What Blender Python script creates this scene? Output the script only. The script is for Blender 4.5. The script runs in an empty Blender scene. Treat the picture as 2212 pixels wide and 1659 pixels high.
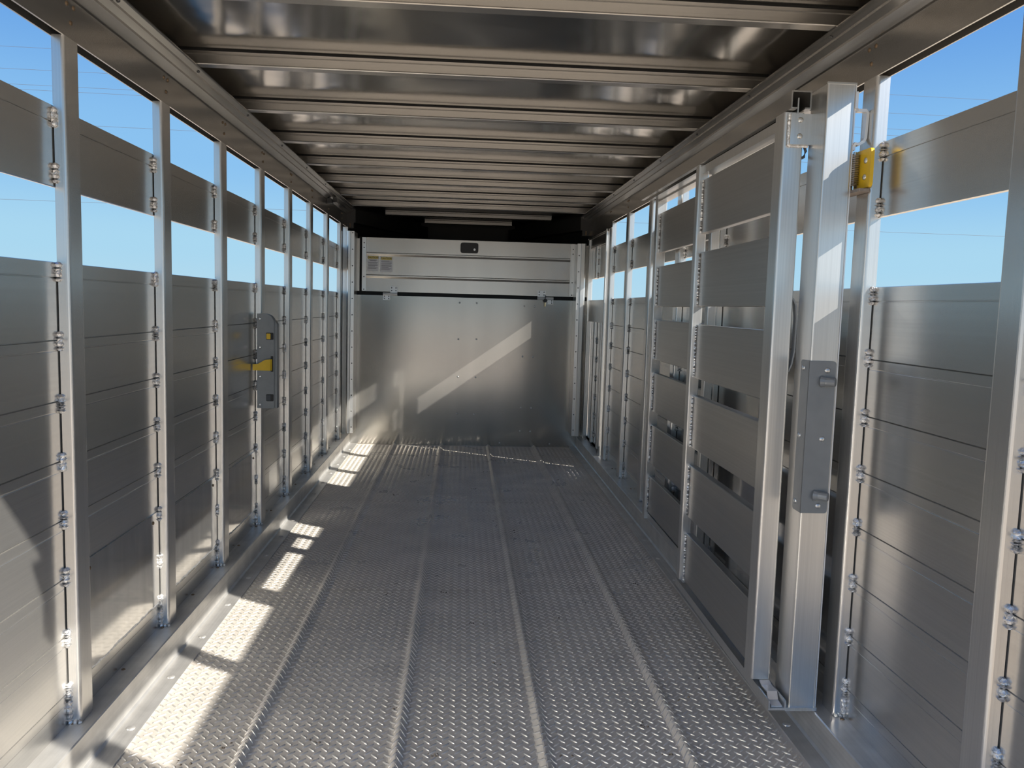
import bpy, bmesh, math, random
import numpy as np
from mathutils import Vector, Matrix

random.seed(7)
rng = np.random.default_rng(7)
sc = bpy.context.scene
COL = sc.collection

# ------------------------------------------------------------------ camera
CZ = 1.2064
F_PX, YAW, PITCH, ROLL = 1730.4, 0.0646, 0.0966, -0.0279
cam = bpy.data.cameras.new('camera')
cam.sensor_fit = 'HORIZONTAL'
cam.sensor_width = 36.0
cam.lens = F_PX / 2212 * 36.0
cam.clip_start = 0.02
cam.clip_end = 800
camo = bpy.data.objects.new('camera', cam)
COL.objects.link(camo)
fw = Vector((math.sin(YAW) * math.cos(PITCH), math.cos(YAW) * math.cos(PITCH), -math.sin(PITCH)))
rt = Vector((math.cos(YAW), -math.sin(YAW), 0))
dn = fw.cross(rt)
r2 = rt * math.cos(ROLL) + dn * math.sin(ROLL)
d2 = -rt * math.sin(ROLL) + dn * math.cos(ROLL)
M = Matrix((r2, -d2, -fw)).transposed().to_4x4()
M.translation = Vector((0, 0, CZ))
camo.matrix_world = M
sc.camera = camo

# ------------------------------------------------------------------ light
EXPOSURE = 0.7
SKY = 2.0 ** -EXPOSURE
SUN_DIR = Vector((-1.65, 1.0, -1.17)).normalized()      # the way the light travels
world = bpy.data.worlds.new('World')
sc.world = world
world.use_nodes = True
wn = world.node_tree
wn.nodes.clear()
tco = wn.nodes.new('ShaderNodeTexCoord')
sep = wn.nodes.new('ShaderNodeSeparateXYZ')
wn.links.new(tco.outputs['Generated'], sep.inputs[0])
ramp = wn.nodes.new('ShaderNodeValToRGB')          # clear sky, colour by height above the horizon
ramp.color_ramp.interpolation = 'EASE'
els = ramp.color_ramp.elements
els[0].position = 0.0; els[0].color = (0.46, 0.70, 0.84, 1)
els[1].position = 1.0; els[1].color = (0.045, 0.14, 0.46, 1)
for p_, c_ in ((0.06, (0.40, 0.68, 0.87, 1)), (0.16, (0.26, 0.54, 0.87, 1)), (0.33, (0.13, 0.35, 0.78, 1)), (0.55, (0.085, 0.25, 0.65, 1))):
    e_ = els.new(p_); e_.color = c_
wn.links.new(sep.outputs['Z'], ramp.inputs['Fac'])
bg = wn.nodes.new('ShaderNodeBackground')
bg.inputs['Strength'].default_value = SKY
wo = wn.nodes.new('ShaderNodeOutputWorld')
wn.links.new(ramp.outputs[0], bg.inputs['Color'])
wn.links.new(bg.outputs[0], wo.inputs['Surface'])

sun = bpy.data.lights.new('sun', 'SUN')
sun.energy = 5.7
sun.angle = math.radians(0.53)
sun.color = (1.0, 0.95, 0.86)
suno = bpy.data.objects.new('sun', sun)
COL.objects.link(suno)
suno.rotation_euler = SUN_DIR.to_track_quat('-Z', 'Y').to_euler()
suno.location = (20, -12, 15)

sc.view_settings.view_transform = 'Standard'
sc.view_settings.look = 'None'
sc.view_settings.gamma = 1.0
sc.view_settings.use_curve_mapping = False
sc.view_settings.exposure = EXPOSURE
try:
    sc.cycles.max_bounces = 14
    sc.cycles.glossy_bounces = 8
    sc.cycles.sample_clamp_indirect = 10.0
    sc.cycles.blur_glossy = 0.3
except Exception:
    pass

# ------------------------------------------------------------------ helpers
class MB:
    """collects shapes; build() links them as one mesh object"""
    def __init__(s):
        s.v = []; s.f = []
    def add(s, verts, faces):
        o = len(s.v)
        s.v += [tuple(p) for p in verts]
        s.f += [tuple(i + o for i in f) for f in faces]
        return s
    def box(s, x0, x1, y0, y1, z0, z1):
        v = [(x0,y0,z0),(x1,y0,z0),(x1,y1,z0),(x0,y1,z0),(x0,y0,z1),(x1,y0,z1),(x1,y1,z1),(x0,y1,z1)]
        return s.add(v, [(0,3,2,1),(4,5,6,7),(0,1,5,4),(1,2,6,5),(2,3,7,6),(3,0,4,7)])
    def prism(s, pts, a, b, axis):
        """closed 2-D outline swept along an axis. axis y: pts=(x,z); z: pts=(x,y); x: pts=(y,z)"""
        n = len(pts)
        def P(p, t):
            return (p[0], t, p[1]) if axis == 'y' else ((p[0], p[1], t) if axis == 'z' else (t, p[0], p[1]))
        v = [P(p, a) for p in pts] + [P(p, b) for p in pts]
        f = [(i, (i + 1) % n, n + (i + 1) % n, n + i) for i in range(n)]
        f += [tuple(range(n - 1, -1, -1)), tuple(range(n, 2 * n))]
        return s.add(v, f)
    def tube(s, path, r, n=8, caps=True):
        path = [Vector(p) for p in path]
        rings = []
        up = Vector((0, 0, 1))
        for i, p in enumerate(path):
            d = (path[min(i + 1, len(path) - 1)] - path[max(i - 1, 0)]).normalized()
            a = d.cross(up)
            if a.length < 1e-3: a = d.cross(Vector((1, 0, 0)))
            a.normalize(); b = d.cross(a).normalized()
            rr = r[i] if isinstance(r, (list, tuple)) else r
            rings.append([p + a * (rr * math.cos(2*math.pi*k/n)) + b * (rr * math.sin(2*math.pi*k/n)) for k in range(n)])
        v = [q for ring in rings for q in ring]
        f = []
        for i in range(len(path) - 1):
            for k in range(n):
                f.append((i*n+k, i*n+(k+1) % n, (i+1)*n+(k+1) % n, (i+1)*n+k))
        if caps:
            f += [tuple(range(n - 1, -1, -1)), tuple(range((len(path)-1)*n, len(path)*n))]
        return s.add(v, f)
    def strap(s, path, w, t, side):
        """flat bar of width w (along side vector) and thickness t bent along path"""
        path = [Vector(p) for p in path]; side = Vector(side).normalized()
        v = []; f = []
        for i, p in enumerate(path):
            d = (path[min(i + 1, len(path) - 1)] - path[max(i - 1, 0)]).normalized()
            nn = d.cross(side).normalized()
            for a, b in ((-1,-1),(1,-1),(1,1),(-1,1)):
                v.append(p + side * (a*w/2) + nn * (b*t/2))
        for i in range(len(path) - 1):
            for k in range(4):
                f.append((i*4+k, i*4+(k+1) % 4, (i+1)*4+(k+1) % 4, (i+1)*4+k))
        m = (len(path)-1)*4
        f += [(3,2,1,0), (m, m+1, m+2, m+3)]
        return s.add(v, f)
    def dome(s, c, axis, r, h, n=10):
        """rivet head: low dome at c pointing along axis"""
        c = Vector(c); ax = Vector(axis).normalized()
        a = ax.orthogonal().normalized(); b = ax.cross(a)
        v = []
        for rr, hh in ((r, 0), (r*.92, h*.45), (r*.55, h*.9)):
            v += [c + a*(rr*math.cos(2*math.pi*k/n)) + b*(rr*math.sin(2*math.pi*k/n)) + ax*hh for k in range(n)]
        v.append(c + ax*h)
        f = []
        for i in range(2):
            for k in range(n):
                f.append((i*n+k, i*n+(k+1) % n, (i+1)*n+(k+1) % n, (i+1)*n+k))
        for k in range(n): f.append((2*n+k, 2*n+(k+1) % n, 3*n))
        return s.add(v, f)
    def mesh(s, name, mat=None, smooth=False):
        me = bpy.data.meshes.new(name)
        me.from_pydata(s.v, [], s.f)
        bm = bmesh.new(); bm.from_mesh(me)
        bmesh.ops.recalc_face_normals(bm, faces=bm.faces)
        bm.to_mesh(me); bm.free()
        if mat: me.materials.append(mat)
        if smooth: me.polygons.foreach_set('use_smooth', [True]*len(me.polygons))
        return me
    def build(s, name, mat, parent=None, smooth=False, bevel=0.0):
        me = s.mesh(name, mat, smooth)
        if bevel:
            bm = bmesh.new(); bm.from_mesh(me)
            bmesh.ops.bevel(bm, geom=[e for e in bm.edges if len(e.link_faces) == 2 and e.calc_face_angle(0) > 0.6],
                            offset=bevel, segments=2, affect='EDGES', profile=0.5)
            bm.to_mesh(me); bm.free()
        return link(name, me, parent)

def link(name, me, parent=None, loc=None, rot=None):
    o = bpy.data.objects.new(name, me)
    COL.objects.link(o)
    if parent is not None: o.parent = parent
    if loc is not None: o.location = loc
    if rot is not None: o.rotation_euler = rot
    return o

def tag(o, label, cat, group=None, kind=None):
    o['label'] = label; o['category'] = cat
    if group: o['group'] = group
    if kind: o['kind'] = kind
    return o

def empty(name, loc=(0,0,0), rotz=0.0):
    o = bpy.data.objects.new(name, None)
    o.empty_display_size = 0.1
    COL.objects.link(o)
    o.location = loc; o.rotation_euler = (0,0,rotz)
    return o

def rrect(x0, x1, y0, y1, r, n=4, corners=(1,1,1,1)):
    """rounded rectangle outline; corners order: (x0y0, x1y0, x1y1, x0y1)"""
    out = []
    for (cx, cy, sx, sy, on, a0) in ((x0,y0,1,1,corners[0],math.pi),(x1,y0,-1,1,corners[1],1.5*math.pi),
                                     (x1,y1,-1,-1,corners[2],0),(x0,y1,1,-1,corners[3],.5*math.pi)):
        if not on: out.append((cx, cy)); continue
        for k in range(n+1):
            a = a0 + .5*math.pi*k/n
            out.append((cx + sx*r + r*math.cos(a), cy + sy*r + r*math.sin(a)))
    return out

# ------------------------------------------------------------------ materials
def mat(name, base, metallic=0.0, rough=0.5, aniso=0.0, tangent=None, streak=None, streak_amt=0.06,
        mottle=0.0, mottle_scale=3.0, rvar=0.08, bump=None, bump_scale=20.0, bump_map=(1,1,1), spec=0.5, dirt=None):
    m = bpy.data.materials.new(name); m.use_nodes = True
    nt = m.node_tree; N = nt.nodes; L = nt.links
    b = N['Principled BSDF']
    b.inputs['Metallic'].default_value = metallic
    b.inputs['Roughness'].default_value = rough
    b.inputs['Specular IOR Level'].default_value = spec
    b.inputs['Base Color'].default_value = (*base, 1)
    tc = N.new('ShaderNodeNewGeometry')
    pos = tc.outputs['Position']
    if aniso:
        b.inputs['Anisotropic'].default_value = aniso
        if tangent:
            cv = N.new('ShaderNodeCombineXYZ')
            for i in range(3): cv.inputs[i].default_value = tangent[i]
            L.new(cv.outputs[0], b.inputs['Tangent'])
    col = None
    def noise(scale, mapping, detail=3.0):
        mp = N.new('ShaderNodeMapping'); mp.inputs['Scale'].default_value = mapping
        L.new(pos, mp.inputs['Vector'])
        n = N.new('ShaderNodeTexNoise'); n.inputs['Scale'].default_value = scale
        n.inputs['Detail'].default_value = detail
        L.new(mp.outputs[0], n.inputs['Vector'])
        return n.outputs['Fac']
    def maprange(src, lo, hi, a=0.3, c=0.7):
        mr = N.new('ShaderNodeMapRange')
        mr.inputs['From Min'].default_value = a; mr.inputs['From Max'].default_value = c
        mr.inputs['To Min'].default_value = lo; mr.inputs['To Max'].default_value = hi
        L.new(src, mr.inputs['Value'])
        return mr.outputs[0]
    fac = None
    if mottle:
        fac = maprange(noise(mottle_scale, (1,1,1), 5.0), 1-mottle, 1+mottle)
    if streak:
        s2 = maprange(noise(1.0, streak, 2.0), 1-streak_amt, 1+streak_amt)
        if fac is None: fac = s2
        else:
            mm = N.new('ShaderNodeMath'); mm.operation = 'MULTIPLY'
            L.new(fac, mm.inputs[0]); L.new(s2, mm.inputs[1]); fac = mm.outputs[0]
    if fac is not None:
        vm = N.new('ShaderNodeVectorMath'); vm.operation = 'SCALE'
        vm.inputs[0].default_value = base
        L.new(fac, vm.inputs['Scale'])
        col = vm.outputs[0]
    if dirt:
        dcol, thr, scale = dirt
        d = maprange(noise(scale, (1,1,1), 8.0), 0, 1, thr, thr+0.08)
        mx = N.new('ShaderNodeMix'); mx.data_type = 'RGBA'
        L.new(d, mx.inputs['Factor'])
        if col is not None: L.new(col, mx.inputs[6])
        else: mx.inputs[6].default_value = (*base, 1)
        mx.inputs[7].default_value = (*dcol, 1)
        col = mx.outputs[2]
    if col is not None: L.new(col, b.inputs['Base Color'])
    if rvar:
        r = maprange(noise(4.0, (1,1,1), 4.0), max(rough-rvar, 0.02), rough+rvar)
        L.new(r, b.inputs['Roughness'])
    if bump:
        bp = N.new('ShaderNodeBump'); bp.inputs['Strength'].default_value = 1.0
        bp.inputs['Distance'].default_value = bump
        L.new(noise(bump_scale, bump_map, 2.0), bp.inputs['Height'])
        L.new(bp.outputs[0], b.inputs['Normal'])
    return m

ALU = (0.66, 0.647, 0.622)
TV = (0.25, 0.18, 1.0)        # mostly upright brushing direction
TH = (0.25, 1.0, 0.2)
m_board  = mat('aluminium_board', ALU, 0.88, 0.24, 0.65, TV, streak=(0.5,0.6,220), streak_amt=0.04, rvar=0)
m_post   = mat('aluminium_post', (0.70,0.69,0.67), 0.86, 0.27, 0.3, (1,1,.2), streak=(260,260,0.6), streak_amt=0.05, rvar=0)
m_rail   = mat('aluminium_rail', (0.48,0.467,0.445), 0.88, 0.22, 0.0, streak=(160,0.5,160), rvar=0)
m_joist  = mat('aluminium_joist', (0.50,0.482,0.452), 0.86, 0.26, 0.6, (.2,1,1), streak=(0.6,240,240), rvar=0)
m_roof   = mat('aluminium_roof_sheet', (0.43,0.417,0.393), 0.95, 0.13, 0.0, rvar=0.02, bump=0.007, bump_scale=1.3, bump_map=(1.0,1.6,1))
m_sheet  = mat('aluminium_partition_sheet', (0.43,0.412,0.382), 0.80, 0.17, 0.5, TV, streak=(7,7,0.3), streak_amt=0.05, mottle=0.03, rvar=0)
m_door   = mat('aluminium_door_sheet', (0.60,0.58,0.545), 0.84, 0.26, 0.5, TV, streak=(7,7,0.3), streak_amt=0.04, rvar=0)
m_polish = mat('polished_sheet', (0.66,0.65,0.63), 0.92, 0.09, 0.0, mottle=0.05, rvar=0.0, streak=(30,30,4), streak_amt=0.08)
m_base   = mat('aluminium_base_rail', (0.66,0.645,0.62), 0.6, 0.36, 0.0, mottle=0.10, mottle_scale=14, rvar=0.06, streak=(120,0.8,120))
m_floor  = mat('dusty_tread_plate', (0.66,0.61,0.545), 0.12, 0.48, 0.0, mottle=0.12, mottle_scale=5, rvar=0.08, dirt=((0.20,0.18,0.155), 0.70, 9.0))
m_lug    = mat('tread_lug', (0.84,0.80,0.735), 0.5, 0.33, 0.0, mottle=0.10, mottle_scale=6, rvar=0.08)
m_nose_shade  = mat('nose_shade_black', (0.030,0.029,0.028), 0.3, 0.5, rvar=0)  # near-black colour stands in for the shade inside the nose
m_weld   = mat('weld_metal', (0.78,0.77,0.76), 0.85, 0.34, 0.0, mottle=0.2, mottle_scale=120, bump=0.003, bump_scale=160)
m_gate   = mat('gate_slat', (0.50,0.488,0.47), 0.86, 0.33, 0.6, TV, streak=(0.6,0.6,200), streak_amt=0.05, rvar=0)
m_tube   = mat('gate_tube', (0.72,0.71,0.69), 0.86, 0.30, 0.3, (1,1,.2), streak=(220,220,0.7), streak_amt=0.05, rvar=0)
m_grey   = mat('grey_painted_steel', (0.25,0.26,0.265), 0.25, 0.42, mottle=0.06, mottle_scale=20)
m_greyd  = mat('dark_painted_steel', (0.07,0.075,0.085), 0.3, 0.45, mottle=0.1)
m_yellow = mat('yellow_paint', (0.78,0.50,0.02), 0.0, 0.35, mottle=0.05, mottle_scale=30)
m_black  = mat('black_plastic', (0.012,0.012,0.013), 0.0, 0.35, rvar=0.05)
m_rubber_gap = mat('black_rubber_gap_shade', (0.008,0.008,0.008), 0.0, 0.7, rvar=0)  # rubber of the hatch seals, also the painted gap shade over the joists
m_zinc   = mat('zinc_bolt', (0.68,0.68,0.67), 0.9, 0.28, rvar=0.05)
m_rivet  = mat('bronze_rivet', (0.22,0.15,0.09), 0.6, 0.4, rvar=0.05)
m_drk    = mat('dark_rivet', (0.12,0.12,0.12), 0.6, 0.4, rvar=0.05)
m_white  = mat('white_zinc_strap', (0.80,0.80,0.80), 0.4, 0.3, rvar=0.05)
m_spring = mat('spring_steel', (0.40,0.38,0.36), 0.95, 0.3, rvar=0.05)
m_rust   = mat('rusty_bar', (0.30,0.24,0.20), 0.6, 0.5, mottle=0.3, mottle_scale=60)
m_sticker= mat('sticker_paper', (0.72,0.73,0.75), 0.0, 0.45, rvar=0)
m_styel  = mat('sticker_yellow', (0.72,0.58,0.16), 0.0, 0.45, rvar=0)
m_ink    = mat('sticker_ink', (0.03,0.03,0.035), 0.0, 0.6, rvar=0)
m_inkg   = mat('sticker_small_print', (0.22,0.22,0.24), 0.0, 0.6, rvar=0)
m_brass  = mat('key_brass', (0.72,0.62,0.38), 0.9, 0.3, rvar=0)
m_earth  = mat('dry_earth', (0.62,0.50,0.36), 0.0, 0.9, mottle=0.2, mottle_scale=0.8, rvar=0)
m_wire   = mat('wire_metal', (0.16,0.17,0.19), 0.2, 0.4, rvar=0)
m_dirtc  = mat('dried_mud', (0.16,0.13,0.10), 0.0, 0.9, rvar=0)

# ------------------------------------------------------------------ main dimensions (metres)
XL, XR = -0.965, 1.053            # inner faces of the wall posts
PL, PR = -0.996, 1.084            # inner faces of the wall boards
YB = 6.83                         # front partition
Y0 = 0.70                        # open rear end behind the camera
POST_W = 0.075
Z_LEDGE, Z_RAIL = 0.097, 1.824
Z_SLAT0, Z_SLAT1, Z_TOP = 1.464, 1.660, 1.284
JOINTS = [1.284, 1.092, 0.940, 0.788, 0.636, 0.484, 0.332, 0.180, 0.060]
LEFT_POSTS = [0.79, 1.42, 2.052, 2.684, 3.318, 3.949, 4.582, 5.214, 5.848, 6.478]
RIGHT_POSTS = [0.83, 1.452, 2.066, 2.68, 3.292, 3.906, 4.52, 5.15, 5.755]
YD0, YD1 = 5.86, 6.79             # side escape door in the right wall

# shared small meshes ---------------------------------------------------------
def bead_mesh(length, r, ripples, name='weld_bead'):
    n = 7; rings = ripples*2+1
    path = []; rad = []
    for i in range(rings):
        t = i/(rings-1)
        path.append((random.uniform(-.0008,.0008), random.uniform(-.0008,.0008), (t-.5)*length))
        e = 0.55 if i in (0, rings-1) else 1.0
        rad.append(r*e*(1.0 if i % 2 else 0.78)*random.uniform(.92,1.08))
    return MB().tube(path, rad, n).mesh(name, m_weld, smooth=False)
BEADS = [bead_mesh(0.048, 0.0080, 4) for _ in range(4)]
BEAD_LONG = bead_mesh(0.105, 0.0075, 9)
BEAD_FOOT = bead_mesh(0.036, 0.0075, 3)
RIV = MB().dome((0,0,0), (0,0,1), 0.0062, 0.0035).mesh('rivet', m_rivet, True)
RIV_BIG = MB().dome((0,0,0), (0,0,1), 0.0125, 0.005, 12).mesh('rivet', m_base, True)
RIV_DRK = MB().dome((0,0,0), (0,0,1), 0.0055, 0.003, 8).mesh('rivet', m_drk, True)
RIV_ZN = MB().dome((0,0,0), (0,0,1), 0.008, 0.004, 10).mesh('bolt_head', m_zinc, True)
ROT_PX = (0, math.pi/2, 0)     # +z -> +x
ROT_NX = (0, -math.pi/2, 0)
ROT_NY = (math.pi/2, 0, 0)     # +z -> -y
ROT_DN = (math.pi, 0, 0)

def board_profile(xi, sgn, z0, z1, thick=0.03, grooves=(), gd=0.003):
    """outline (x,z) of one horizontal wall extrusion; inner face at xi, body goes outwards (sgn)"""
    c = 0.0018
    inner = [(xi + sgn*0.004, z0 + 0.0005), (xi, z0 + c)]
    for g in sorted(grooves):
        inner += [(xi, g-0.0018), (xi + sgn*gd, g-0.0009), (xi + sgn*gd, g+0.0009), (xi, g+0.0018)]
    inner += [(xi, z1 - c), (xi + sgn*0.004, z1 - 0.0005)]
    return inner + [(xi + sgn*thick, z1 - 0.0005), (xi + sgn*thick, z0 + 0.0005)]

# ================================================================== GROUND OUTSIDE
g = MB().box(-250, 250, -250, 250, -0.9, -0.62)
tag(g.build('ground', m_earth), 'dry sandy ground around the trailer', 'ground', kind='structure')

# ================================================================== WALLS
def build_wall(side):
    L = side == 'left'
    sgn = -1 if L else 1
    xp, xb = (XL, PL) if L else (XR, PR)
    posts = LEFT_POSTS if L else RIGHT_POSTS
    y_end = YB + 0.05 if L else YD0 - 0.01
    w = empty('wall_' + side)
    tag(w, ('left' if L else 'right') + ' trailer wall of horizontal aluminium boards welded to upright posts', 'wall', kind='structure')
    # boards
    for i in range(len(JOINTS)-1):
        z1, z0 = JOINTS[i], JOINTS[i+1]
        gr = [z1-0.039] if i == 0 else [z1-0.026]
        MB().prism(board_profile(xb, sgn, z0, z1, 0.03, gr, 0.003 if i == 0 else 0.0004), Y0, y_end, 'y').build('wall_board', m_board, w)
    MB().prism(board_profile(xb, sgn, Z_SLAT0, Z_SLAT1, 0.010, [Z_SLAT1-0.042]), Y0, y_end, 'y').build('upper_slat', m_board, w)
    # posts
    for k, y in enumerate(posts):
        x_out = xb - sgn*0.0028
        xs = sorted((xp, x_out))
        cor = (0,1,1,0) if L else (1,0,0,1)
        pb = MB().prism(rrect(xs[0], xs[1], y, y+POST_W, 0.009, 5, cor), Z_LEDGE+0.001, Z_RAIL, 'z')
        for za, zb_ in ((Z_TOP+.001, Z_SLAT0-.001), (Z_SLAT1+.001, Z_RAIL)):
            xq = sorted((x_out - sgn*0.002, xb + sgn*(0.001 if L else 0.007)))
            pb.box(xq[0], xq[1], y+.004, y+POST_W-.004, za, zb_)
        po = pb.build('post', m_post, w)
        if y < 1.3: continue
        xw = xb - sgn*0.004
        for z in [1.262, 1.092, 0.940, 0.788, 0.636, 0.484, 0.332, 1.628, 1.498]:
            link('weld_bead', random.choice(BEADS), po, (xw, y-0.003, z + random.uniform(-.008,.004)))
        link('weld_bead', BEAD_LONG, po, (xw, y-0.003, 0.155))
        link('weld_bead', BEAD_FOOT, po, (xp + sgn*0.015, y-0.002, Z_LEDGE+0.004), (0, math.pi/2, 0))
    # top rail with its sloped cove
    if L: X = lambda x: x
    else: X = lambda x: 0.088 - x
    prof = [(-.965,Z_RAIL),(-.965,1.917),(-.969,1.9185),(-.969,1.9215),(-.962,1.9235),(-.932,1.937),(-.9305,1.9430),(-.912,1.953),(-.9105,1.9590),
            (-.894,1.9675),(-.891,1.970),(-.892,1.9745),(-1.00,2.025),(-1.07,2.025),(-1.07,1.94),(-1.004,1.92),(-1.004,Z_RAIL),(-1.000,Z_RAIL),(-1.000,1.90),(-.970,1.90),(-.970,Z_RAIL)]
    y_rail = 6.80
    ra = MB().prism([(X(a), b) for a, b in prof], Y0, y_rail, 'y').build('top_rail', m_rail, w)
    for y in posts:
        if y < 0.5: continue
        for dy, z in ((.018,1.902),(.052,1.902),(.036,1.862)):
            link('rivet', RIV, ra, (xp, y+dy, z), ROT_PX if L else ROT_NX)
    # base rail: ledge, upright lip and flange
    xl = -.932 if L else 1.010
    xf = -.868 if L else 0.955
    s = 1 if L else -1
    prof = [(xb+sgn*.03, Z_LEDGE), (xl - s*.003, Z_LEDGE), (xl, Z_LEDGE-.003), (xl, .014), (xl + s*.006, .0075),
            (xf, .006), (xf, -.02), (xb+sgn*.03, -.02)]
    br = MB().prism(prof, Y0, YB-0.002, 'y').build('base_rail', m_base, w)
    y = 0.95
    while y < 6.6:
        link('rivet', RIV_BIG, br, ((xl+xf)/2 + s*.004, y, 0.0065))
        link('rivet', RIV, br, (xb - sgn*.012, y+.17, Z_LEDGE))
        y += 0.31
    for kk in range(-1, 8):
        link('screw', RIV_DRK, ra, (X(-.902), 2.805+.632*(kk-1)-.02+.06, 1.9620), (math.pi, (-.5 if L else .5), 0))
    return w
wall_l = build_wall('left')
wall_r = build_wall('right')

# polished patch sheets over the wheel well, lower left bays
for (ya, yb_, z0, z1) in ((2.135, 2.676, .185, .496), (2.767, 3.310, .188, .478), (3.400, 3.941, .180, .468)):
    ps = MB().box(PL, PL+.003, ya, yb_, z0, z1).build('patch_sheet', m_polish, wall_l)
    for dy in (.045, yb_-ya-.045):
        link('rivet', RIV, ps, (PL+.003, ya+dy, z1-.028), ROT_PX)
    pts = []
    n = 22
    for i in range(n+1):
        t = i/n
        pts.append((PL+.002, ya+t*(yb_-ya), z0 + random.uniform(-.003,.003)))
    MB().tube(pts, [0.0035*random.uniform(.75,1.3) for _ in pts], 6).build('weld_seam', m_weld, ps, smooth=True)

# and on the right wall, seen through the gaps of the folded gate
for (ya, yb_) in ((2.150, 2.672), (2.762, 3.284)):
    MB().box(PR-.003, PR, ya, yb_, .185, .70).build('patch_sheet', m_polish, wall_r)

# corner post of the left wall next to the partition
MB().prism(rrect(PL+.0045, -.950, 6.76, 6.80, .005, 3, (0,1,1,0)), Z_LEDGE, 1.82, 'z').build('corner_post', m_post, wall_l)

# ================================================================== FLOOR
RIDGES = [-0.556, -0.150, 0.250, 0.645]
RH, RW = 0.016, 0.024
def ridge_h(x):
    h = np.zeros_like(x)
    for r in RIDGES:
        d = np.abs(x-r)
        h = np.maximum(h, np.where(d < RW, RH*0.5*(1+np.cos(np.pi*d/RW)), 0))
    return h
fx0, fx1 = -0.872, 0.960
xs = [fx0]
for r in RIDGES:
    xs += list(np.linspace(r-RW, r+RW, 13))
xs.append(fx1)
xs = np.array(xs); hs = ridge_h(xs)
floor = empty('floor')
tag(floor, 'dusty diamond tread plate floor with raised lengthwise ridges', 'floor', kind='structure')
SEAMS = [Y0, 1.2, 3.292, 4.837, 6.356, YB+.02]
for a, b in zip(SEAMS[:-1], SEAMS[1:]):
    v = []; f = []
    n = len(xs)
    for yy, dz in ((a+.0015,-.0), (b-.0015,0)):
        v += [(x, yy, h+dz) for x, h in zip(xs, hs)]
        v += [(x, yy, -.02) for x in xs]
    for i in range(n-1):
        f.append((i, i+1, 2*n+i+1, 2*n+i))
        f.append((n+i, 3*n+i, 3*n+i+1, n+i+1))
        f.append((i, n+i, n+i+1, i+1)); f.append((2*n+i, 2*n+i+1, 3*n+i+1, 3*n+i))
    f += [(0, 2*n, 3*n, n), (n-1, 2*n-1, 4*n-1, 3*n-1)]
    MB().add(v, f).build('floor_plate', m_floor, floor)
MB().box(fx0, fx1, Y0, YB+.02, -.06, -.021).build('sub_floor', m_floor, floor)

# raised tread lugs, joined
A = 0.0342
LX, LW, LH = 0.0150, 0.0030, 0.0028
ring = []
for k in range(8):
    t = 2*math.pi*k/8
    ring.append((math.copysign(abs(math.cos(t))**0.9, math.cos(t))*LX, math.sin(t)*LW))
ring = np.array(ring)
proto = np.concatenate([np.c_[ring, np.zeros(8)-.0004], np.c_[ring*[0.78,0.45], np.full(8, LH)]])
c45 = math.cos(math.pi/4)
ii = np.arange(int((fx1-fx0)/A)+1)
jj = np.arange(int((YB-0.75)/A))
gx, gy = np.meshgrid(fx0+.014+ii*A, 0.75+jj*A, indexing='ij')
c1 = np.c_[gx.ravel(), gy.ravel()]
c2 = c1 + A/2
def place(cs, sg):
    cs = cs[(cs[:,0] > fx0+.012) & (cs[:,0] < fx1-.012) & (cs[:,1] < YB-.015)]
    for sm in SEAMS[1:-1]:
        cs = cs[np.abs(cs[:,1]-sm) > .010]
    R = np.array([[c45, -sg*c45],[sg*c45, c45]])
    p = proto[:,:2] @ R.T
    P = np.empty((len(cs), 16, 3))
    P[:,:,0] = cs[:,None,0] + p[None,:,0]
    P[:,:,1] = cs[:,None,1] + p[None,:,1]
    P[:,:,2] = proto[None,:,2] + ridge_h(P[:,:,0])
    return P.reshape(-1,3)
V = np.concatenate([place(c1, -1), place(c2, 1)])
nl = len(V)//16
quads = np.array([(k, (k+1)%8, 8+(k+1)%8, 8+k) for k in range(8)])
topf = np.arange(8, 16)
li = np.concatenate([quads.ravel(), topf])
loops = (li[None,:] + 16*np.arange(nl)[:,None]).ravel()
sizes = np.tile(np.array([4]*8+[8]), nl)
starts = np.concatenate([[0], np.cumsum(sizes)[:-1]])
me = bpy.data.meshes.new('tread_lugs')
me.vertices.add(len(V)); me.vertices.foreach_set('co', V.ravel())
me.loops.add(len(loops)); me.loops.foreach_set('vertex_index', loops.astype(np.int32))
me.polygons.add(len(sizes)); me.polygons.foreach_set('loop_start', starts.astype(np.int32))
me.polygons.foreach_set('loop_total', sizes.astype(np.int32))
me.update(calc_edges=True); me.validate()
me.materials.append(m_lug)
lo = link('tread_lugs', me, floor); lo['kind'] = 'stuff'

# dried mud crumbs on the floor
mb = MB()
spots = [(-.18,2.31),(-.37,2.12),(.33,2.03),(.58,2.05),(.14,2.6),(-.62,2.1),(-.05,2.05),(.25,3.27),(-.05,3.28),(-.28,3.27),(.55,2.2),(.72,2.35),
         (-.7,2.02),(-.33,2.25),(.08,2.95),(.42,3.0),(-.25,3.9),(.3,4.2),(.6,4.6),(-.4,5.0),(.1,5.2),(.45,5.4),(-.2,5.6),(.2,5.75),(.7,5.5),(.78,3.4),(.82,2.5)]
for (x, y) in spots:
    for _ in range(random.randint(3, 7)):
        cx, cy = x+random.gauss(0,.014), y+random.gauss(0,.011)
        r = random.uniform(.0018, .0055)
        z = float(ridge_h(np.array([cx]))[0])
        pts = [(cx+r*random.uniform(.6,1.3)*math.cos(a), cy+r*random.uniform(.6,1.3)*math.sin(a), z) for a in (0,1.25,2.5,3.8,5.0)]
        mb.add(pts+[(cx,cy,z+r*.9)], [(0,1,5),(1,2,5),(2,3,5),(3,4,5),(4,0,5),(4,3,2,1,0)])
tag(mb.build('mud_crumbs', m_dirtc), 'small dark dried mud crumbs scattered over the tread plate floor', 'dirt', kind='stuff')

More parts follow.
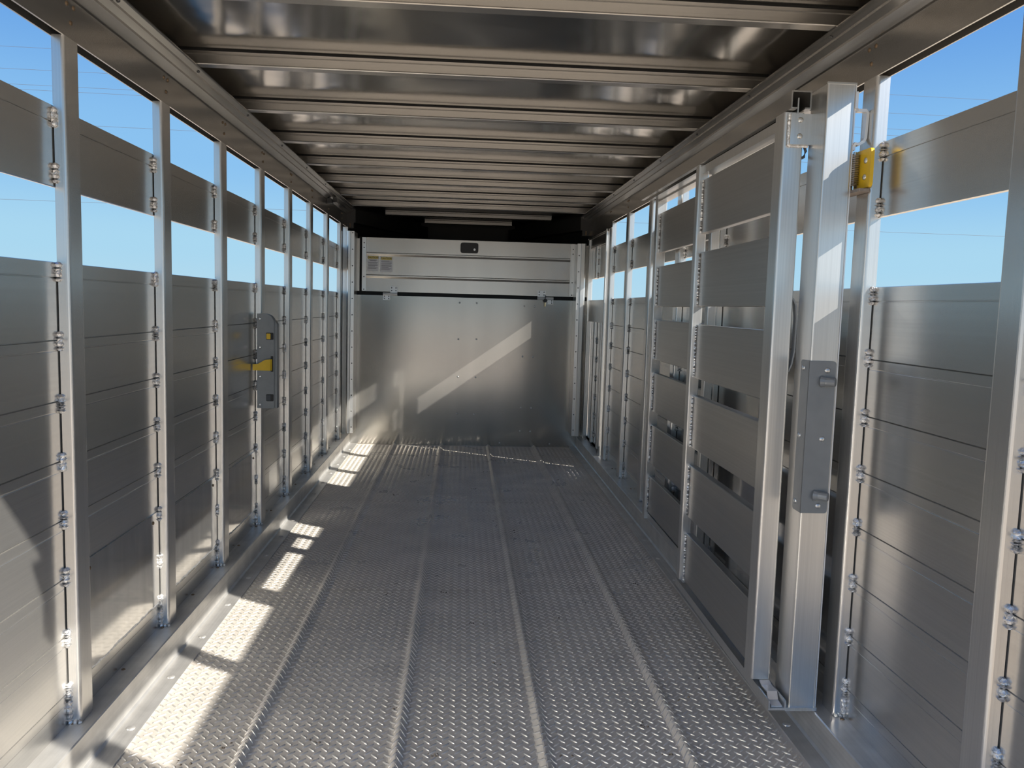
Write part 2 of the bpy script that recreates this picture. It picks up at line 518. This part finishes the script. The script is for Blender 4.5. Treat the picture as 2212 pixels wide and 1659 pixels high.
# pale sand gathered along the right edge of the floor
m_sand = mat('pale_sand', (0.62,0.52,0.40), 0.0, 0.95, rvar=0)
mb = MB()
for _ in range(420):
    y = 1.75 + abs(random.gauss(0, .45)); x = .948 - abs(random.gauss(0, .028))
    if y > 3.4: continue
    r = random.uniform(.0010, .0030)
    mb.add([(x-r,y-r*.7,.0002),(x+r,y-r*.5,.0002),(x+r*.3,y+r,.0002),(x,y,.0002+r*.8)], [(0,1,3),(1,2,3),(2,0,3),(2,1,0)])
tag(mb.build('sand_scatter', m_sand), 'pale sand grains lying along the right edge of the floor by the gate', 'sand', kind='stuff')

# ================================================================== CEILING
ceil = empty('ceiling')
tag(ceil, 'shiny aluminium roof sheet carried on cross joists', 'ceiling', kind='structure')
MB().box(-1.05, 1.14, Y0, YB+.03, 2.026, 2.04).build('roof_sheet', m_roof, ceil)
MB().prism([(-1.05,YB+.03),(1.14,YB+.03),(.56,8.36),(-.47,8.36)], 2.026, 2.04, 'z').build('nose_roof', m_nose_shade, ceil)
for k in range(-3, 10):
    y = 2.805 + 0.632*(k-1)
    if y < Y0+.05 or y > 8.2: continue
    half = 1.0 if y < 6.75 else max(0.25, 0.95-(y-6.8)*0.5)
    # hat-shaped joist: ribbed near face, small lip at the foot
    pr = [(y, 2.0205), (y, 2.0130), (y-.0035, 2.0115), (y-.0035, 2.0105), (y, 2.008), (y, 1.9835), (y-.006, 1.9800), (y-.0075, 1.9780), (y-.006, 1.9755), (y+.034, 1.9755), (y+.034, 2.0205)]
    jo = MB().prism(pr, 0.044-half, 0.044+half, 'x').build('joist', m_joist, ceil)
    MB().box(0.044-half, 0.044+half, y+.003, y+.030, 2.0206, 2.0258).build('joist_gap_shade', m_rubber_gap, jo)  # black strip added as the shadow line in the gap under the roof sheet

# ================================================================== FRONT PARTITION
wb = empty('wall_back')
tag(wb, 'front partition of brushed aluminium sheet closing the trailer', 'wall', kind='structure')
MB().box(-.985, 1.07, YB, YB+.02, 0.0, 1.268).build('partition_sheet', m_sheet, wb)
MB().box(-.985, 1.07, YB+.012, YB+.024, 1.268, 1.30).build('seal_strip', m_rubber_gap, wb)
MB().box(-.98, -.862, YB-.004, YB+.02, 1.300, 1.735).build('side_jamb', m_door, wb)
MB().box(.968, 1.06, YB-.004, YB+.02, 1.300, 1.735).build('side_jamb', m_door, wb)
YT = 6.62                         # near face of the corner tracks
for (x0, x1, z0, z1) in ((-.938, -.880, .128, 1.775), (.940, 1.010, .135, 1.735)):
    pr = [(x0,YT),(x0+.012,YT-.012),(x1-.03,YT-.012),(x1-.026,YT-.002),(x1,YT),(x1,YB-.002),(x0,YB-.002)] if x0 < 0 else \
         [(x0,YT),(x0+.026,YT-.002),(x0+.03,YT-.012),(x1-.012,YT-.012),(x1,YT),(x1,YB-.002),(x0,YB-.002)]
    t = MB().prism(pr, z0, z1, 'z').build('corner_track', m_tube, wb)
    xr_ = x1-.013 if x0 < 0 else x0+.013
    z = z0+.05
    while z < z1:
        link('rivet', RIV_DRK, t, (xr_, YT-.001, z), ROT_NY)
        z += .132
for (x, z) in ((-.021,1.225),(.123,1.225),(-.026,.915),(.127,.919),(-.023,.595),(.127,.594),(-.025,.276),(.122,.274),(.529,1.21),(.616,1.21),
               (.526,.782),(.614,.780),(.523,.339),(.611,.340),(.521,.137),(.610,.134),(.348,.029),(.782,.028)):
    link('bolt_head', RIV_ZN, wb, (x, YB, z), ROT_NY)

# hinged upper door of the partition
d2o = empty('door_2', (0.05, YB, 1.30))
tag(d2o, 'top half of front partition, hinged aluminium hatch with black paddle latch', 'door', kind='structure')
def d2(mb, name, m, parent=None, **k):
    o = mb.build(name, m, parent or d2o, **k)
    if parent is None: o.location = (-0.05, -YB, -1.30)
    return o
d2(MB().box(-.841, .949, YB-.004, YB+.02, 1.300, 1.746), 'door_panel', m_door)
d2(MB().box(-.868, -.841, YB+.006, YB+.022, 1.296, 1.75), 'door_seal', m_rubber_gap)
d2(MB().box(.949, .972, YB+.006, YB+.022, 1.296, 1.75), 'door_seal', m_rubber_gap)
for z in (1.608, 1.424):
    pr = [(YB-.004, z-.014), (YB-.018, z+.002), (YB-.018, z+.010), (YB-.004, z+.016)]
    d2(MB().prism(pr, -.806, .906, 'x'), 'stiffener_rib', m_door)
for (x0, x1) in ((-.841,-.808),(.909,.949)):
    st = d2(MB().box(x0, x1, YB-.014, YB-.004, 1.304, 1.744), 'edge_strip', m_tube)
    for z in (1.315, 1.42, 1.66, 1.70):
        link('rivet', RIV_DRK, st, ((x0+x1)/2, YB-.014, z), ROT_NY)
pl_ = d2(MB().prism([(a+.051, b+1.684) for a, b in rrect(-.075, .075, -.043, .043, .018, 4)], YB-.022, YB-.004, 'y'), 'paddle_latch', m_black, bevel=.002)
MB().prism([(a+.045, b+1.682) for a, b in rrect(-.052, .050, -.022, .022, .008, 3)], YB-.027, YB-.022, 'y').build('paddle', m_black, pl_)
MB().prism([(.094+.009*math.cos(t*math.pi/6), 1.671+.009*math.sin(t*math.pi/6)) for t in range(12)], YB-.031, YB-.022, 'y').build('lock_cylinder', m_zinc, pl_)
for (xa, xb_, up) in ((-.664, -.605, 0), (.637, .706, 1)):
    lo_x = (xa, xb_) if not up else (xb_, xb_+.068)
    up_x = (xb_, xb_+.060) if not up else (xa, xb_)
    h = MB()
    h.box(lo_x[0], lo_x[1]-.001, YB-.009, YB-.001, 1.232, 1.275)
    h.box(up_x[0]+.001, up_x[1], YB-.012, YB-.004, 1.285, 1.345)
    h.tube([(min(lo_x[0],up_x[0]), YB-.012, 1.281), (max(lo_x[1],up_x[1]), YB-.012, 1.281)], .013, 10)
    ho = d2(h, 'hinge', m_white)
    for (hx, zz, yy) in ((lo_x, (1.243, 1.262), YB-.009), (up_x, (1.310, 1.333), YB-.012)):
        for fx in (.2, .8):
            for z in zz:
                link('rivet', RIV_DRK, ho, (hx[0]+fx*(hx[1]-hx[0]), yy, z), ROT_NY)

# keys hanging at the right hinge
k = empty('key_ring', (.703, YB-.030, 1.26))
tag(k, 'small black headed key hanging from the right hinge of the front hatch', 'key')
MB().tube([(0,0,.05),(0,-.001,.03),(0,-.002,.012)], .003, 6).build('cord', m_black, k)
MB().prism([(.016*math.cos(t*math.pi/6), .016*math.sin(t*math.pi/6)+.002) for t in range(12)], -.005, .002, 'y').build('key_head', m_black, k)
MB().prism([(-.006,-.012),(.006,-.012),(.006,-.040),(.003,-.043),(.003,-.047),(-.002,-.050),(-.006,-.046)], -.003, .0, 'y').build('key_blade', m_brass, k)

# caution stickers
def text_mesh(s, size, m):
    cu = bpy.data.curves.new('t', 'FONT'); cu.body = s; cu.size = size; cu.extrude = 0.0002
    cu.align_x = 'CENTER'; cu.align_y = 'CENTER'; cu.offset = size*0.012
    to = bpy.data.objects.new('t', cu); COL.objects.link(to)
    dg = bpy.context.evaluated_depsgraph_get()
    mm = bpy.data.meshes.new_from_object(to.evaluated_get(dg))
    bpy.data.objects.remove(to); bpy.data.curves.remove(cu)
    mm.materials.clear(); mm.materials.append(m)
    return mm
for (x0, x1, z0, z1, lab, kind) in ((-.798,-.704,1.468,1.595,'left caution sticker with a bold underlined heading on the front hatch',0),
                                    (-.690,-.590,1.464,1.590,'right caution sticker with indented small print on the front hatch',1)):
    s = empty('caution_sticker', ((x0+x1)/2, YB-.0045, z0))
    tag(s, lab, 'sticker', 'caution stickers on the front hatch')
    W_, H_ = x1-x0, z1-z0
    MB().box(-W_/2, W_/2, -.0008, 0, 0, H_).build('paper', m_sticker, s)
    MB().box(-W_/2+.004, W_/2-.004, -.0012, -.0008, H_-.026, H_-.003).build('yellow_band', m_styel, s)
    link('lettering', text_mesh('CAUTION', .0205, m_ink), s, (0, -.0015, H_-.0145), (math.pi/2,0,0))
    z = H_-.034
    rows = [(.7,m_ink,0),(.5,m_ink,0)] if kind == 0 else [(.7,m_inkg,-.1),(.85,m_inkg,0)]
    rows += [None] + [(.86,m_inkg,0),(.8,m_inkg,-.03)] + [None] + [(.86,m_inkg,0),(.84,m_inkg,0),(.6,m_inkg,-.12)] + [None] + [(.86,m_inkg,0),(.7,m_inkg,-.07)]
    pm = {}
    for r in rows:
        if r is None: z -= .0045; continue
        w_, mm, off = r
        pm.setdefault(mm.name, (mm, MB()))[1].box(off*W_-w_*W_/2, off*W_+w_*W_/2, -.0012, -.0008, z-.0032, z)
        z -= .0072
    for mm, b_ in pm.values():
        b_.build('print_lines', mm, s)

# nose of the trailer behind the partition, its shade put into a near-black colour
nose = empty('wall_front')
tag(nose, 'dark tapered nose of the trailer seen above the front hatch', 'wall', kind='structure')
MB().prism([(-.985,YB+.04),(-.42,8.33),(-.44,8.36),(-1.005,YB+.04)], 1.1, 2.03, 'z').build('nose_side', m_nose_shade, nose)
MB().prism([(1.073,YB+.04),(.51,8.33),(.53,8.36),(1.093,YB+.04)], 1.1, 2.03, 'z').build('nose_side', m_nose_shade, nose)
MB().box(-.5, .6, 8.30, 8.36, 1.1, 2.03).build('nose_front', m_nose_shade, nose)
MB().prism([(-.99,YB+.03),(1.08,YB+.03),(.52,8.36),(-.43,8.36)], 1.12, 1.15, 'z').build('nose_deck', m_nose_shade, nose)
MB().prism([(-.985,YB-.03),(-.895,YB-.03),(-.36,8.20),(-.44,8.25)], 1.86, 1.972, 'z').build('nose_rail', m_nose_shade, nose)
MB().prism([(1.073,YB-.03),(.983,YB-.03),(.45,8.20),(.53,8.25)], 1.86, 1.972, 'z').build('nose_rail', m_nose_shade, nose)
for s_, x in ((-1,-1.0),(1,1.09)):
    cp = MB().box(min(x, x-s_*.09), max(x, x-s_*.09), YB-.03, YB+.02, 1.815, 1.86).build('corner_plate', m_nose_shade, nose)
    for i in range(3):
        for j in range(2):
            link('rivet', RIV, cp, (x-s_*(.03+.03*j), YB-.03, 1.825+.012*i), ROT_NY)
# closing strips between walls and nose so that no daylight leaks in
MB().box(-1.012, -.985, YB+.0, YB+.05, 0, 2.03).build('nose_filler', m_nose_shade, nose)
MB().box(1.07, 1.10, YB+.0, YB+.05, 0, 2.03).build('nose_filler', m_nose_shade, nose)

# ================================================================== ESCAPE DOOR IN THE RIGHT WALL
d1 = empty('door_1', (PR, YD0, .08))
tag(d1, 'narrow side door at the far right with a window slot and welded uprights', 'door', kind='structure')
def dd(mb, name, m, **k):
    o = mb.build(name, m, d1, **k); o.location = (-PR, -YD0, -.08); return o
xf0, xf1 = 1.050, 1.088
for (ya, yb_) in ((YD0+.035, YD0+.095), (YD1-.06, YD1)):
    dd(MB().prism(rrect(xf0, xf1, ya, yb_, .006, 3), .085, 1.775, 'z'), 'door_stile', m_post)
dd(MB().box(1.062, 1.10, YD0+.095, YD1-.06, 1.70, 1.775), 'door_top_rail', m_rail)
dd(MB().box(1.062, 1.10, YD0+.095, YD1-.06, 1.10, 1.275), 'door_rail', m_post)
dd(MB().prism(board_profile(1.084, 1, 1.452, 1.70, .03), YD0+.09, YD1-.055, 'y'), 'door_slat', m_board)
for i in range(1, len(JOINTS)-1):
    dd(MB().prism(board_profile(1.090, 1, JOINTS[i+1]+.02, JOINTS[i]+.02, .03), YD0+.09, YD1-.055, 'y'), 'door_board', m_board)
for y in (6.10, 6.40):
    up = dd(MB().prism(rrect(1.066, 1.086, y, y+.06, .005, 3, (1,0,0,1)), .12, 1.10, 'z'), 'door_upright', m_post)
    for z in JOINTS[2:-1]:
        link('weld_bead', BEADS[0], up, (1.086, y-.003, z+.01))
up = dd(MB().prism(rrect(1.066, 1.083, 6.42, 6.48, .005, 3, (1,0,0,1)), 1.452, 1.70, 'z'), 'door_upright', m_post)
for z in (1.47, 1.58, 1.66): link('weld_bead', BEADS[1], up, (1.083, 6.417, z))
# fixed wall pieces round the door
MB().prism(rrect(1.053, 1.10, YD1+.005, YB-.002, .005, 3, (1,0,0,1)), Z_LEDGE, 1.82, 'z').build('door_jamb', m_post, wall_r)
MB().box(1.050, 1.054, 5.70, YB-.03, 1.785, 1.826).build('header_plate', m_rail, wall_r)
MB().box(1.090, 1.12, YD0-.02, YB, 0.0, .12).build('door_sill', m_board, wall_r)
MB().box(1.056, 1.10, YD0-.01, YB, 1.776, 1.85).build('door_header', m_rail, wall_r)
# long hinge rod beside the door
MB().tube([(1.045, YD0+.022, .18), (1.045, YD0+.022, 1.79)], .006, 8).build('hinge_rod', m_tube, wall_r)

# ================================================================== SWING GATE FOLDED AGAINST THE RIGHT WALL
GA = 0.010
gate = empty('swing_gate', (0.940, 2.100, 0), -GA)
tag(gate, 'aluminium swing gate with wide slats, folded back against the right wall', 'gate')
GZ0, GZ1 = 0.108, 1.808
GY1 = 2.055
MB().prism(rrect(0, .075, 0, .105, .004, 3), GZ0, GZ1, 'z').build('gate_post', m_tube, gate)
MB().prism(rrect(.025, .075, GY1-.05, GY1, .004, 3), GZ0, GZ1-.01, 'z').build('gate_post', m_tube, gate)
MB().box(.030, .075, .105, GY1-.05, GZ1-.050, GZ1-.015).build('gate_top_rail', m_tube, gate)
MB().box(.044, .075, .105, GY1-.05, GZ0, GZ0+.030).build('gate_bottom_rail', m_tube, gate)
MB().prism(rrect(.040, .075, 1.10, 1.14, .004, 3), GZ0+.030, GZ1-.05, 'z').build('gate_upright', m_tube, gate)
SL = [(1.500,1.702),(1.226,1.430),(0.951,1.157),(0.680,0.884),(0.406,0.610),(0.145,0.338)]
for z0, z1 in SL:
    MB().prism(rrect(.0435, .064, z0, z1, .003, 2), 1.14, GY1-.05, 'y').build('slat', m_gate, gate)
    pts = [(.041 + random.uniform(-.001,.001), GY1-.052, zz) for zz in np.linspace(z0+.006, z1-.006, 30)]
    MB().tube(pts, [.0055*random.uniform(.7,1.1) for _ in pts], 6).build('weld_seam', m_weld, gate)
# top track channel for the slider
CX0, CX1, CZ0_, CZ1_ = -.068, -.012, 1.758, 1.806
CY0, CY1 = .070, 1.98
ch = MB()
ch.box(CX0, CX1, CY0, CY1, CZ1_-.004, CZ1_)
ch.box(CX0, CX0+.004, CY0, CY1, CZ0_, CZ1_-.004)
ch.box(CX1-.004, CX1, CY0, CY1, CZ0_, CZ1_-.004)
ch.box(CX0+.004, CX0+.017, CY0, CY1, CZ0_, CZ0_+.004)
ch.box(CX1-.017, CX1-.004, CY0, CY1, CZ0_, CZ0_+.004)
ch.build('track_channel', m_rail, gate)
MB().box(CX1, .030, .108, 1.95, 1.764, 1.800).build('track_bracket', m_rail, gate)
# bottom guide under the slider
bg_ = MB()
bg_.box(-.060, -.010, -.005, 1.02, .100, .106)
bg_.box(-.060, -.056, -.005, 1.02, .106, .128)
bg_.box(-.014, -.010, -.005, 1.02, .106, .128)
bg_.build('bottom_guide', m_tube, gate)
MB().strap([(-.034,.00,.109),(-.034,.03,.112),(-.030,.05,.128),(-.034,.08,.131),(-.034,.10,.137)], .030, .004, (1,0,0)).build('guide_stop', m_white, gate)
MB().box(-.012, .078, -.006, .12, .098, .108).build('foot_plate', m_tube, gate)
# rubber-like bright edge on the near post
MB().box(.075, .0785, .002, .012, GZ0, GZ1).build('edge_lip', m_white, gate)
MB().box(-.0015, .077, -.0015, .004, GZ1-.001, GZ1+.004).build('cap_plate', m_zinc, gate)
# latch strike plate
lpz0, lpz1 = .665, 1.083
pl = MB()
pl.prism([(a, b) for a, b in rrect(-.0035, .070, lpz0, lpz1, .008, 3, (0,1,1,0))], -.0045, -.0005, 'y')
pl.prism([(a, b) for a, b in rrect(-.004, .052, lpz0, lpz1, .008, 3, (0,1,1,0))], -.0035, -.0003, 'x')
po = pl.build('strike_plate', m_grey, gate)
for (x, z) in ((.046, 1.058), (.043, .871), (.044, .686)):
    link('bolt_head', RIV_ZN, po, (x, -.0045, z), ROT_NY)
for z in (1.062, .875, .690):
    link('bolt_head', RIV_ZN, po, (-.0035, .034, z), ROT_NX)
for z in (1.028, .715):
    MB().tube([(.034, -.002, z), (.043, -.010, z), (.060, -.024, z), (.0615, -.0252, z)], [.0165, .0125, .0125, .011], 14).build('strike_pin', m_grey, po, smooth=False)
# bent strap on the back of the gate post
MB().strap([(.079,.006,1.790),(.079,.006,1.748),(.084,.004,1.742),(.104,.002,1.742),(.109,.002,1.736),(.107,.002,1.672),(.103,.002,1.663),(.090,.003,1.655),(.082,.004,1.657),(.079,.006,1.650),(.079,.006,1.640)], .016, .0075, (0,1,0)).build('bent_strap', m_white, gate)

# ------------------------------------------------------------------ sliding panel in front of the gate
sl = empty('sliding_panel', (0.940, 2.100, 0), -GA)
tag(sl, 'sliding slatted aluminium panel hanging from the track on the swing gate', 'gate')
SZ0, SZ1 = .140, 1.7555
MB().prism(rrect(-.073, -.016, .100, .168, .007, 4), SZ0, SZ1, 'z').build('panel_post', m_tube, sl)
MB().prism(rrect(-.070, -.030, .930, .972, .005, 3), .150, SZ1, 'z').build('panel_post', m_tube, sl)
MB().box(-.056, -.016, .168, .930, 1.722, 1.752).build('panel_top_rail', m_tube, sl)
for z0, z1 in SL:
    MB().prism(rrect(-.050, -.022, z0, z1, .003, 2), .168, .930, 'y').build('slat', m_gate, sl)
    pts = [(-.052 + random.uniform(-.001,.001), .928, zz) for zz in np.linspace(z0+.004, z1-.004, 40)]
    MB().tube(pts, [.0055*random.uniform(.7,1.1) for _ in pts], 6).build('weld_seam', m_weld, sl)
hb = MB().prism(rrect(-.058, .008, 1.668, 1.750, .003, 2), .088, .100, 'y').build('hanger_block', m_tube, sl)
for z in (1.733, 1.690): link('bolt_head', RIV_ZN, hb, (-.032, .088, z), ROT_NY)
pts = [(-.060, .095, z) for z in np.linspace(1.750, 1.668, 16)] + [(x, .095, 1.665) for x in np.linspace(-.058, -.006, 11)]
MB().tube(pts, [.0045*random.uniform(.7,1.25) for _ in pts], 6).build('weld_seam', m_weld, hb)
MB().box(-.042, -.038, .090, .140, 1.750, 1.792).build('hanger_blade', m_zinc, sl)
MB().tube([(-.018, .112, 1.672),(-.008,.112,1.668),(-.003,.112,1.655),(-.007,.112,1.640),(-.018,.112,1.634)], .004, 8).build('hook', m_greyd, sl)
MB().prism(rrect(-.016, -.008, .130, .168, .002, 2), .20, 1.62, 'z').build('back_channel', m_tube, sl)
MB().strap([(-.016,.112,1.250),(-.007,.112,1.232),(-.003,.112,1.195),(-.003,.112,1.105),(-.009,.112,1.065),(-.017,.112,1.045)], .018, .004, (0,1,0)).build('pull_handle', m_grey, sl)

# ================================================================== SPRING LATCH ON THE RIGHT WALL POST
sp = empty('spring_latch', (1.052, 2.06, 1.54))
tag(sp, 'yellow latch plate with a coil spring on the right wall post behind the gate', 'latch')
pm_ = MB().prism(rrect(-.012, .100, .0, .100, .010, 3), -.010, -.001, 'x').build('latch_plate', m_yellow, sp)
for (y, z) in ((.014, .070), (.016, .028)):
    link('bolt_head', RIV_ZN, pm_, (-.010, y, z), ROT_NX)
hel = []
for i in range(14*10+1):
    t = i/10*2*math.pi
    hel.append((-.022+.011*math.cos(t), .052+.012*math.sin(t), .008+.0058*i/10))
MB().tube(hel, .0021, 5).build('coil_spring', m_spring, sp)
MB().tube([(-.022,.052,-.004),(-.022,.052,.098)], .004, 8).build('latch_rod', m_zinc, sp)
MB().prism(rrect(-.034, -.002, -.006, .110, .004, 2), -.012, -.004, 'z').build('latch_foot', m_rust, sp)

# ================================================================== SLAM LATCH ON THE LEFT WALL
la = empty('slam_latch', (XL, 3.900, .684))
tag(la, 'grey steel latch housing with a yellow lever on the left wall post', 'latch')
hz = .455
rc = [(.070-.045*(1-math.cos(a*math.pi/12)), hz-.045+.045*math.sin(a*math.pi/12)) for a in range(7)]
hsg = MB().prism([(-.010,0),(.070,0)]+rc+[(-.010,hz)], 0, .004, 'y').build('face_plate', m_grey, la)
MB().prism([(.016,.002),(.0698,.002)]+[(a-.0002, b-.0004) for a, b in rc]+[(.016,hz-.0004)], .004, .048, 'y').build('housing', m_grey, la)
MB().prism([(.0698,.004),(.082,.0),(.082,.405),(.0698,.425)], .010, .050, 'y').build('side_flange', m_grey, la)
for z in (.018, .154, .294, .431):
    link('rivet', RIV_ZN, hsg, (.003, 0, z), ROT_NY)
for (z0, m_) in ((.331, m_yellow), (.035, m_greyd)):
    MB().prism(rrect(.033, .068, z0, z0+.034, .004, 2), -.0012, -.0002, 'y').build('strike_slot', m_black, la)
    MB().prism(rrect(.035, .054, z0+.003, z0+.030, .003, 2), -.0030, -.0013, 'y').build('slot_catch', m_, la)
MB().box(.055, .0665, -.0012, -.0002, .178, .253).build('lever_slot', m_black, la)
prof_l = [(.062,.184,.238),(.056,.184,.238),(.033,.184,.236),(.016,.184,.226),(-.002,.184,.215),(-.026,.184,.214)]
vs = []; fs = []
for kx, (x, za, zb_) in enumerate(prof_l):
    yy = -.003 if kx == 0 else -.014
    vs += [(x,yy,za),(x,yy,zb_),(x,yy-.005,zb_),(x,yy-.005,za)]
for ix in range(5):
    for kk in range(4):
        fs.append((ix*4+kk, ix*4+(kk+1)%4, (ix+1)*4+(kk+1)%4, (ix+1)*4+kk))
fs += [(3,2,1,0),(20,21,22,23)]
MB().add(vs, fs).build('lever', m_yellow, la)

# black clamp on the left top rail
cl = empty('cable_clamp', (-.95, 5.80, 1.905))
tag(cl, 'small black clamp fixed under the left top rail near the front', 'clamp')
MB().prism(rrect(-.012, .022, -.012, .020, .004, 2), -.02, .05, 'y').build('clamp_body', m_black, cl)
MB().prism(rrect(.022, .050, .000, .034, .006, 2), .03, .14, 'y').build('clamp_foot', m_black, cl)

# ================================================================== POWER LINES FAR OUTSIDE
wires = [((-43.39,23.983),(42.794,23.304),'topmost power line seen above the upper slats'),
         ((-43.455,21.98),(42.211,21.523),'second power line from the top in the sky'),
         ((-43.5,20.597),(42.088,19.981),'third power line from the top in the sky'),
         ((-42.264,20.148),(41.992,19.343),'fourth power line, close below the third'),
         ((-43.5,17.15),(42.0,16.3),'fifth power line, faint, crossing the second left opening'),
         ((-43.847,9.961),(41.158,9.777),'lowest power line seen below the upper slats')]
for (a, b, lab) in wires:
    dx = (b[1]-a[1])/(b[0]-a[0])
    pa = []
    for i in range(9):
        x = -140+280*i/8
        pa.append((x, 80, a[1]+dx*(x-a[0])))
    tag(MB().tube(pa, .015, 5).build('power_line', m_wire), lab, 'power line', 'power lines outside the trailer')
